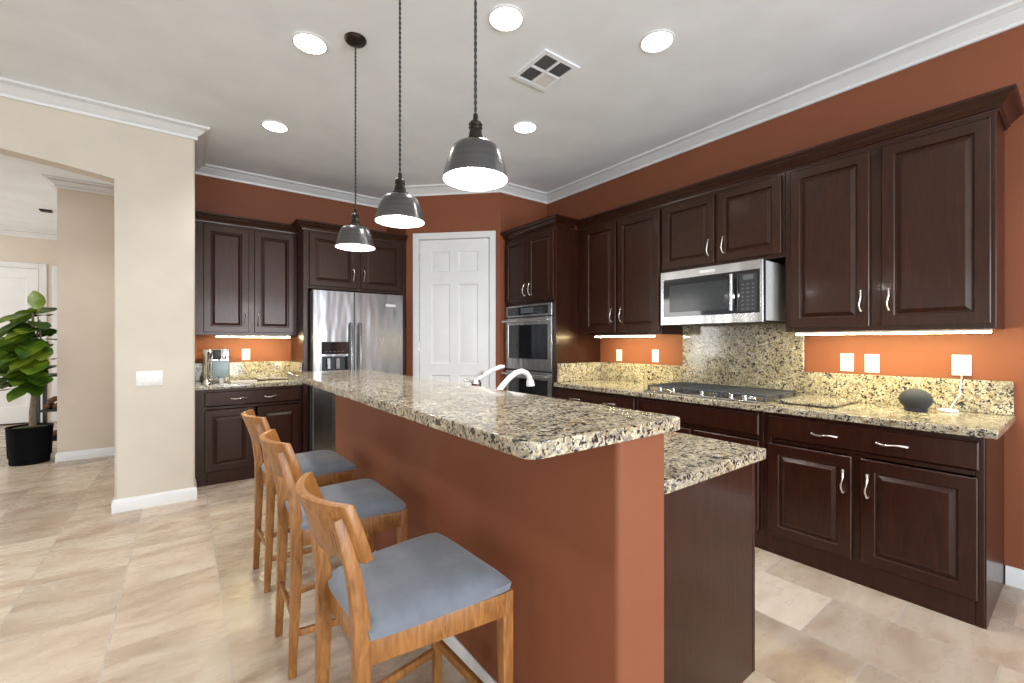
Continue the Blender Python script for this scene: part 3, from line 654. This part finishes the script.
# ------------------------------------------------------------------ bar stools
def make_stool(label, loc, rot):
    s = thing('bar_stool', label, 'stool', loc, rot, 'oak bar stools along the island')
    fx, rx, fwid, rwid = .215, -.215, .225, .160; dz = .042
    # cushion: trapezoid, softly domed
    t = bmesh.new(); n = 14; top = {}; bot = {}
    for i in range(n + 1):
        for j in range(n + 1):
            u = -1 + 2 * i / n; v = -1 + 2 * j / n
            # squircle-like rounding of the plan
            k = 1 - .035 * (abs(u) ** 6) * (abs(v) ** 6)
            x = (rx + (fx - rx) * (u * k + 1) / 2); w = (.182 + (fwid - .182) * (u + 1) / 2) * v * k
            dome = (1 - abs(u) ** 5) * (1 - abs(v) ** 5)
            top[i, j] = t.verts.new((x, w, .552 + dz + .034 * dome ** .6 + .012 * (1 - u * u) * (1 - v * v)))
            if i in (0, n) or j in (0, n): bot[i, j] = t.verts.new((x * .985, w * .985, .531 + dz))
    for i in range(n):
        for j in range(n): t.faces.new((top[i, j], top[i + 1, j], top[i + 1, j + 1], top[i, j + 1]))
    per = [(i, 0) for i in range(n)] + [(n, j) for j in range(n)] + [(i, n) for i in range(n, 0, -1)] + [(0, j) for j in range(n, 0, -1)]
    for a, b in zip(per, per[1:] + per[:1]): t.faces.new((top[a], top[b], bot[b], bot[a]))
    t.faces.new([bot[p] for p in per]); bmesh.ops.recalc_face_normals(t, faces=t.faces)
    MB().merge(t).build('seat_cushion', M['fabric'], s, 60)
    # frame of four rails
    g = MB(); za, zb = .462 + dz, .5305 + dz; ins = .018
    g.bar([(fx - ins, -fwid + .03, (za + zb) / 2), (fx - ins, fwid - .03, (za + zb) / 2)], zb - za, .022, (0, 0, 1))
    g.bar([(rx + ins, -rwid + .02, (za + zb) / 2), (rx + ins, rwid - .02, (za + zb) / 2)], zb - za, .022, (0, 0, 1))
    for sg in (-1, 1): g.bar([(rx + .008, sg * (rwid - .008), (za + zb) / 2), (fx - .03, sg * (fwid - .012), (za + zb) / 2)], zb - za, .022, (0, 0, 1))
    g.build('seat_frame', M['oak'], s)
    for sg in (-1, 1):
        MB().bar([(fx - .022, sg * (fwid - .020), .5308 + dz), (fx - .022, sg * (fwid - .020), .40), (fx - .016, sg * (fwid - .016), 0)], [.038, .038, .026], [.034, .034, .025], (1, 0, 0), .003).build('leg', M['oak'], s)
        y = sg * (rwid - .008)
        MB().bar([(-.236, y, 0), (-.226, y, .25), (-.219, y, .47 + dz), (-.222, y, .63), (-.240, y * .99, .75), (-.276, y * .97, .885)], [.028, .034, .042, .040, .033, .024], [.025, .029, .032, .032, .029, .026], (1, 0, 0), .003).build('leg', M['oak'], s)
    # bowed backrest
    t = bmesh.new(); n = 16; ring = []; half = .177
    for i in range(n + 1):
        v = -1 + 2 * i / n; y = half * v; bow = -.060 * (1 - v * v)
        col = []
        for z, lean in ((.770, -.002), (.842, -.024), (.920, -.053)):
            xf = -.192 + lean + bow + .0; col.append((xf, y, z))
        ring.append(col)
    th = .024; V = {}
    for i, col in enumerate(ring):
        for k, (x, y, z) in enumerate(col):
            V[i, k, 0] = t.verts.new((x, y, z)); V[i, k, 1] = t.verts.new((x - th, y, z - .003))
    for i in range(n):
        for k in range(2):
            t.faces.new((V[i, k, 0], V[i + 1, k, 0], V[i + 1, k + 1, 0], V[i, k + 1, 0])); t.faces.new((V[i, k, 1], V[i, k + 1, 1], V[i + 1, k + 1, 1], V[i + 1, k, 1]))
        for k in (0, 2): t.faces.new((V[i, k, 0], V[i, k, 1], V[i + 1, k, 1], V[i + 1, k, 0]))
    for i in (0, n):
        for k in range(2): t.faces.new((V[i, k, 0], V[i, k + 1, 0], V[i, k + 1, 1], V[i, k, 1]))
    bmesh.ops.recalc_face_normals(t, faces=t.faces)
    bmesh.ops.bevel(t, geom=[e for e in t.edges if e.calc_face_angle(0) > .7], offset=.004, segments=2, affect='EDGES', profile=.5)
    MB().merge(t).build('backrest', M['oak'], s)
    MB().bar([(fx - .019, -fwid + .03, .20), (fx - .019, fwid - .03, .20)], .030, .018, (0, 0, 1), .002).build('stretcher', M['oak'], s)
    MB().bar([(-.228, -rwid + .018, .23), (-.228, rwid - .018, .23)], .026, .016, (0, 0, 1), .002).build('stretcher', M['oak'], s)
    for sg in (-1, 1): MB().bar([(-.212, sg * (rwid - .008), .165), (fx - .034, sg * (fwid - .018), .165)], .026, .016, (0, 0, 1), .002).build('stretcher', M['oak'], s)
    return s
st0 = make_stool('oak bar stool nearest the viewer, its whole blue-grey seat in view', (.563, 1.250, 0), R(2.5))
copy_tree(st0, (.574, 2.033, 0), 'oak bar stool in the middle of the row of three', 0)
copy_tree(st0, (.576, 2.768, 0), 'oak bar stool farthest down the row, closest to the refrigerator', R(3))

# ------------------------------------------------------------------ pendants
def make_pendant(label, x, y):
    p = thing('pendant_lamp', label, 'lamp', (x, y, 0), 0, 'metal pendants over the bar'); zb = 1.862
    MB().lathe([(0, CEIL - .001), (.062, CEIL - .001), (.062, CEIL - .008), (.055, CEIL - .018), (.03, CEIL - .028), (.012, CEIL - .034), (0, CEIL - .034)], (0, 0, 0), 28).build('canopy', M['bronze'], p)
    g = MB(); n = 150; z0, z1 = zb + .225, CEIL - .034
    for ph in (0, math.pi): g.tube([(.0026 * math.cos(ph + i * .9), .0026 * math.sin(ph + i * .9), z0 + (z1 - z0) * i / n) for i in range(n + 1)], .0032, 6)
    g.build('cord', M['cord'], p)
    g = MB().lathe([(0, zb + .228), (.008, zb + .226), (.010, zb + .205), (.020, zb + .198), (.024, zb + .190), (.021, zb + .184), (.024, zb + .178), (.021, zb + .172), (.024, zb + .166), (.026, zb + .152), (.028, zb + .138), (.040, zb + .133), (.043, zb + .122), (0, zb + .122)], (0, 0, 0), 24); g.build('socket', M['bronze'], p)
    out = [(.030, .122), (.056, .121), (.068, .117), (.078, .108), (.087, .092), (.095, .070), (.102, .046), (.108, .022), (.114, .0)]
    sh = MB().lathe([(r, zb + z) for r, z in out] + [(r - .0022, zb + z + (.0 if z < .01 else -.0025)) for r, z in out[::-1]], (0, 0, 0), 40)
    sh = sh.build('shade', M['gun'], p)
    MB().lathe([(r - .004, zb + (z - .004 if z > .01 else .002)) for r, z in out], (0, 0, 0), 40).build('shade_lining', M['enamel'], sh)
    MB().lathe([(0, zb + .025), (.022, zb + .030), (.036, zb + .050), (.038, zb + .066), (.030, zb + .084), (.016, zb + .098), (.014, zb + .114), (0, zb + .114)], (0, 0, 0), 20).build('bulb', M['bulb'], p)
    return p
pl0 = make_pendant('gunmetal dome pendant hanging farthest, its round ceiling canopy in view', .808, 2.612)
copy_tree(pl0, (.800, 1.930, 0), 'gunmetal dome pendant in the middle of the three over the bar')
copy_tree(pl0, (.800, 1.275, 0), 'gunmetal dome pendant nearest the viewer, hanging highest in view')
for y in (2.62, 1.93, 1.275):
    l = bpy.data.lights.new('pendant_light', 'POINT'); l.energy = 9; l.shadow_soft_size = .035; l.color = (1, .96, .92); o = bpy.data.objects.new('pendant_light', l); COL.objects.link(o); o.location = (.80, y, 1.88)

# ceiling downlights
def make_can(label, x, y):
    c = thing('ceiling_light', label, 'light', (x, y, CEIL - .001), 0, 'recessed ceiling lights')
    MB().lathe([(.088, -.001), (.102, -.001), (.102, -.004), (.095, -.008), (.088, -.007), (.088, -.001)], (0, 0, 0), 32).build('trim_ring', M['white'], c)
    MB().lathe([(0, -.007), (.0875, -.005), (.0875, -.001), (0, -.001)], (0, 0, 0), 32).build('lens', M['lamp'], c)
    return c
labs = ['recessed ceiling light left of the farthest pendant canopy', 'recessed ceiling light above the nearest pendant, at the top of the picture', 'recessed ceiling light right of the air vent',
        'recessed ceiling light above the upper left cabinet', 'recessed ceiling light just beyond the nearest pendant, toward the pantry door']
k0 = make_can(labs[0], *CANS[0])
for lab, c in zip(labs[1:], CANS[1:]): copy_tree(k0, (*c, CEIL - .001), lab)

# ceiling vent
ve = thing('ceiling_vent', 'square white air vent in the ceiling with four louvred sections', 'vent', (1.90, 2.17, CEIL - .001))
a, b = .15, .172
g = MB(); f = .036
g.box(-a, a, -b, -b + f, -.012, -.001, .003).box(-a, a, b - f, b, -.012, -.001, .003).box(-a, -a + f, -b + f, b - f, -.012, -.001, .003).box(a - f, a, -b + f, b - f, -.012, -.001, .003).box(-.009, .009, -b + f, b - f, -.013, -.001, .002).box(-a + f, -.009, -.009, .009, -.013, -.001, .002).box(.009, a - f, -.009, .009, -.013, -.001, .002)
g.build('vent_frame', M['ceil'], ve)
MB().box(-a + f, a - f, -b + f, b - f, -.0025, -.0012).build('vent_backing', M['slat'], ve)
for qx in (-1, 1):
    for qy in (-1, 1):
        g = MB()
        for i in range(7):
            L0, L1 = .010, a - f - .001; y = .016 + i * (b - f - .02) / 7
            m = Matrix.Translation((qx * (L0 + L1) / 2, qy * (y + .006), -.007)) @ Matrix.Rotation(R(38 if (qx, qy) != (1, 1) else -14), 4, 'X')
            hw = .011 if (qx, qy) == (1, 1) else .006
            g.box(-(L1 - L0) / 2, (L1 - L0) / 2, -hw, hw, -.0006, .0006, 0, 1, m)
        g.build('louvre', M['white'] if (qx, qy) == (1, 1) else M['louvre'], ve)  # sections differ white to grey: shading by slat angle put into their colour

# under-cabinet light bars
def led(x0, x1, y0, y1, label):
    o = thing('cabinet_light', label, 'light', ((x0 + x1) / 2, (y0 + y1) / 2, 1.362), 0, 'light bars under the upper cabinets'); a, b = (x1 - x0) / 2, (y1 - y0) / 2
    MB().box(-a, a, -b, b, .0, .0115, .002).build('housing', M['plastic'], o)
    MB().box(-a + .002, a - .002, -b + .002, b - .002, -.007, -.0005, .002).build('diffuser', M['led'], o)
led(3.262, 3.292, .315, 1.20, 'long glowing light bar under the near upper cabinet over the speaker')
led(3.262, 3.292, 2.30, 2.98, 'glowing light bar under the upper cabinet left of the microwave')
led(.25, .90, 5.125, 5.155, 'glowing light bar under the upper cabinet over the coffee machine')

# ------------------------------------------------------------------ outlets and switches
def plate(name, label, loc, rot, w, h, kind, group=None):
    o = thing(name, label, 'outlet' if kind == 'outlet' else 'switch', loc, rot, group)
    MB().box(-w / 2, w / 2, -.006, -.001, -h / 2, h / 2, .0025, 2).build('cover_plate', M['plastic'], o)
    if kind == 'outlet':
        for z in (-.024, .024):
            r = MB().box(-.017, .017, -.0085, -.0062, z - .014, z + .014, .003, 2).build('receptacle', M['plastic'], o)
            MB().box(-.008, -.006, -.0092, -.0086, z - .004, z + .006).box(.006, .008, -.0092, -.0086, z - .004, z + .006).build('slots', M['black'], r)
    else:
        n = max(1, round(w / .06)) if w > .1 else 1
        for i in range(n):
            x = (i - (n - 1) / 2) * .046; MB().box(x - .0165, x + .0165, -.0095, -.0062, -.033, .033, .002).build('rocker', M['plastic'], o)
    return o
plate('light_switch', 'white rocker switch left of the outlet pair above the granite board', (XR, 1.0, 1.172), RW, .074, .118, 'switch')
plate('wall_outlet', 'white outlet right of the wall switch above the granite backsplash', (XR, .867, 1.170), RW, .076, .118, 'outlet')
plate('wall_outlet', 'white outlet with a plug in it above the round speaker', (XR, .46, 1.175), RW, .08, .118, 'outlet')
plate('wall_outlet', 'white outlet nearest the tall oven cabinet, left of the pair', (XR, 2.92, 1.172), RW, .072, .116, 'outlet')
plate('wall_outlet', 'white outlet beside the tall backsplash left of the cooktop', (XR, 2.49, 1.176), RW, .072, .116, 'outlet')
plate('wall_outlet', 'white outlet above the backsplash right of the coffee machine', (.53, YB, 1.175), 0, .074, .118, 'outlet')
plate('light_switch', 'white three-rocker switch plate on the beige wall', (-.217, YW, 1.02), 0, .166, .118, 'switch')

# smart speaker and its charger
sp = thing('smart_speaker', 'round charcoal speaker on the granite counter', 'speaker', (3.335, .615, .9145))
prof = [(0, .002), (.046, .002), (.052, .008)]
for i in range(1, 14):
    a = -math.pi / 2 + .55 + (math.pi - .55) * i / 13; prof.append((.073 * math.cos(a) if i < 13 else 0, .068 + .062 * math.sin(a)))
MB().lathe(prof, (0, 0, 0), 40).build('speaker_body', M['speaker'], sp)
MB().lathe([(0, 0), (.045, 0), (.045, .0019), (0, .0019)], (0, 0, 0), 32).build('base_ring', M['black'], sp)
ch = thing('power_adapter', 'white plug and cord running down to a white puck on the counter', 'charger', (XR - .02, .455, .9145))
MB().box(-.036, .0085, -.026, .026, .225, .29, .005, 2).build('plug', M['plastic'], ch)
MB().tube([(-.012, .0, .226), (-.016, .0, .19), (-.02, .004, .15), (-.024, .006, .12), (-.03, .002, .105), (-.04, .012, .08), (-.055, .03, .04), (-.065, .038, .019)], .0028, 8).build('power_cord', M['plastic'], ch)
MB().lathe([(0, 0), (.042, 0), (.044, .006), (.040, .013), (0, .015)], (-.08, .045, 0), 28).build('puck', M['plastic'], ch)

# granite boards
def board(label, x0, x1, y0, y1, rot=0):
    o = thing('cutting_board', label, 'board', ((x0 + x1) / 2, (y0 + y1) / 2, .9145), rot); a, b = (x1 - x0) / 2, (y1 - y0) / 2
    MB().box(-a, a, -b, b, .007, .022, .002).build('board_slab', M['granite'], o)
    g = MB()
    for sx in (-1, 1):
        for sy in (-1, 1): g.lathe([(0, 0), (.012, 0), (.012, .0068), (0, .0068)], (sx * (a - .025), sy * (b - .025), 0), 12)
    g.build('board_feet', M['black'], o)
board('granite cutting board on the counter right of the cooktop', 3.06, 3.505, .925, 1.235)
board('granite cutting board on the small counter right of the coffee machine', .60, .91, 5.13, 5.37)
ty = thing('serving_tray', 'thin pale tray in front of the small granite board', 'tray', (.47, 5.02, .9145), R(4))
MB().box(-.11, .11, -.045, .045, 0, .004, .001).build('tray_base', M['tray'], ty); MB().box(-.11, .11, -.045, -.041, .0045, .012).box(-.11, .11, .041, .045, .0045, .012).box(-.11, -.106, -.041, .041, .0045, .012).box(.106, .11, -.041, .041, .0045, .012).build('tray_rim', M['tray'], ty)

# coffee machine
cm = thing('coffee_machine', 'chrome capsule coffee machine with a blue-grey tank on the left counter', 'coffee machine', (.25, 5.08, .9145), R(-6))
MB().box(-.105, .105, .02, .22, 0, .325, .008, 2).build('machine_body', M['chrome'], cm)
MB().box(-.035, .10, -.012, .0195, .05, .215, .012, 3).build('water_tank', M['blue'], cm)
MB().box(-.03, .04, .0, .0195, .225, .318, .006, 2).build('front_panel', M['black'], cm)
MB().box(.045, .085, -.004, .0195, .222, .318, .008, 2).build('milk_spout', M['chrome'], cm)
MB().lathe([(0, 0), (.042, 0), (.042, .012), (.038, .02), (.038, .034), (.012, .042), (.012, .16), (.018, .19), (.026, .21), (.026, .25), (.032, .27), (.034, .30), (.024, .318), (0, .322)], (-.072, -.03, 0), 24).build('brew_column', M['chrome'], cm)
MB().lathe([(0, 0), (.02, 0), (.02, .045), (0, .045)], (.04, 0, 0), 16).build('cup_foot', M['plastic'], cm)

# ------------------------------------------------------------------ hall: plant, rack, logs, ceiling fixture
PX, PY, PR = -1.336, 6.94, -R(36.87)
pt = thing('potted_plant', 'tall large-leafed green plant in a black pot by the hall wall', 'plant', (PX, PY, 0), PR)
MB().lathe([(0, 0), (.150, 0), (.154, .010), (.156, .075), (.166, .078), (.178, .385), (.184, .395), (.178, .40), (.170, .39), (.166, .365), (0, .365)], (0, 0, 0), 40).build('pot', M['pot'], pt)
MB().lathe([(0, .40), (.07, .395), (.13, .385), (.165, .368), (.165, .3655), (0, .3655)], (0, 0, 0), 24).build('soil', M['soil'], pt)
stems = [[(.03, 0, .385), (.025, .0, .55), (.045, 0, .74), (.05, 0, .95), (.045, 0, 1.3), (.03, 0, 1.62)],
         [(.04, 0, .72), (-.03, -.01, .86), (-.09, -.02, 1.02), (-.14, -.03, 1.25), (-.16, -.03, 1.55)],
         [(.045, -.01, .80), (.09, -.02, .95), (.14, -.03, 1.06), (.165, -.04, 1.26), (.15, -.04, 1.55)],
         [(.055, 0, 1.2), (.09, -.01, 1.38), (.10, -.01, 1.54), (.095, -.01, 1.68)]]
g = MB()
for s_, r0 in zip(stems, (.030, .016, .016, .010)):
    g.tube(s_, [r0 * (1 - .65 * i / (len(s_) - 1)) for i in range(len(s_))], 10)
g.build('trunk', M['bark'], pt)
def leaf(bm, base, dirv, L, Wd, droop):
    d = Vector(dirv).normalized(); side = d.cross(Vector((0, 0, 1)));
    if side.length < .1: side = Vector((1, 0, 0))
    side.normalize(); up = side.cross(d).normalized(); n = 9; prev = None
    for i in range(n + 1):
        s = i / n; w = Wd / 2 * max(.04, math.sin(math.pi * min(1, s * .92 + .06)) ** .75) * (1 if s < .6 else 1 + .25 * (1 - s))
        c = Vector(base) + d * L * s - Vector((0, 0, 1)) * droop * s * s
        row = [bm.verts.new(c + side * w * k + up * (.10 * w * abs(k)) + up * .004 * math.sin(9 * s + k)) for k in (-1, -.5, 0, .5, 1)]
        if prev:
            for k in range(4): bm.faces.new((prev[k], prev[k + 1], row[k + 1], row[k]))
        prev = row
t = bmesh.new(); rr = random.Random(23)
def along(st, f):
    f *= len(st) - 1; i = min(int(f), len(st) - 2); a, b = Vector(st[i]), Vector(st[i + 1]); return a.lerp(b, f - i)
def place_leaf(p, dv, L, Wd, droop):
    dv = Vector(dv).normalized(); p = Vector(p)
    for q in (p, p + dv * L * 1.05, p + dv * L * .5 + dv.cross(Vector((0, 0, 1))) * Wd * .5, p + dv * L * .5 - dv.cross(Vector((0, 0, 1))) * Wd * .5):
        if PX + q.x * math.cos(PR) - q.y * math.sin(PR) > -1.112: return
    leaf(t, p, dv, L, Wd, droop)
for si, (st_, f0, f1, n) in enumerate(((stems[0], .50, 1, 30), (stems[1], .30, 1, 26), (stems[2], .3, 1, 40), (stems[3], .1, 1, 14))):
    for i in range(n):
        p = along(st_, f0 + (f1 - f0) * i / (n - 1)); a = i * 2.4 + si * 1.1; el = (rr.uniform(-.65, .1) if math.sin(a) < .2 else rr.uniform(.0, .6))
        dv = Vector((math.cos(a), math.sin(a), el)).normalized(); L = rr.uniform(.20, .29)
        place_leaf(p + dv * .05, dv, L, L * rr.uniform(.72, .9), rr.uniform(.03, .10))
leaf(t, (.095, -.02, 1.66), (.0, -.12, 1), .20, .20, -.0)
place_leaf((-.03, -.05, .80), (-.9, -.35, .12), .26, .17, .07); place_leaf((.06, -.06, .95), (.4, -.9, -.12), .24, .19, .07); place_leaf((-.02, -.06, 1.08), (.1, -1, -.5), .2, .17, .05)
bmesh.ops.solidify(t, geom=t.faces[:], thickness=.0015)
MB().merge(t).build('foliage', M['leaf'], pt, 60)

rk = thing('log_rack', 'black metal rack with shelves behind the potted plant', 'rack', (-1.245, 7.50, 0))
for x in (-.105, .105):
    for y in (-.16, .16): MB().box(x - .018, x + .018, y - .018, y + .018, 0, .945, .002).build('post', M['black'], rk)
for z in (.16, .505, .915):
    MB().box(-.0865, .0865, -.178, .178, z - .014, z + .014, .002).build('shelf', M['black'], rk)
lg = [(-.045, .5515, 'brown split log on the middle rack shelf, left of its pair'), (.035, .5515, 'brown split log on the middle rack shelf, right of its pair'), (-.005, .6185, 'brown split log lying on top of the pair on the middle rack shelf'), (.0, .2065, 'brown split log alone on the lowest rack shelf')]
for i, (x, z, lab) in enumerate(lg):
    L = MB(); r = .031; pr = [(0, -.13), (r * .97, -.13), (r, -.12), (r * .96, -.05), (r * 1.02, .05), (r, .12), (r * .97, .13), (0, .13)]
    L.lathe(pr, (0, 0, 0), 9 + i % 2, (0, 1, 0))
    tag(L.build('firewood_log', M['log'], None, 40, (-1.245 + x, 7.50, z)), lab, 'log', 'logs on the black rack')
cv = thing('ceiling_register', 'small dark slotted vent on the far room ceiling', 'vent', (-1.488, 8.5, CEIL - .001))
MB().box(-.06, .06, -.05, .05, -.02, -.001, .006, 2).build('vent_plate', M['bronze'], cv)
g = MB()
for i in range(5): g.box(-.05, .05, -.045 + i * .02, -.038 + i * .02, -.024, -.0205)
g.build('vent_slats', M['slat'], cv)
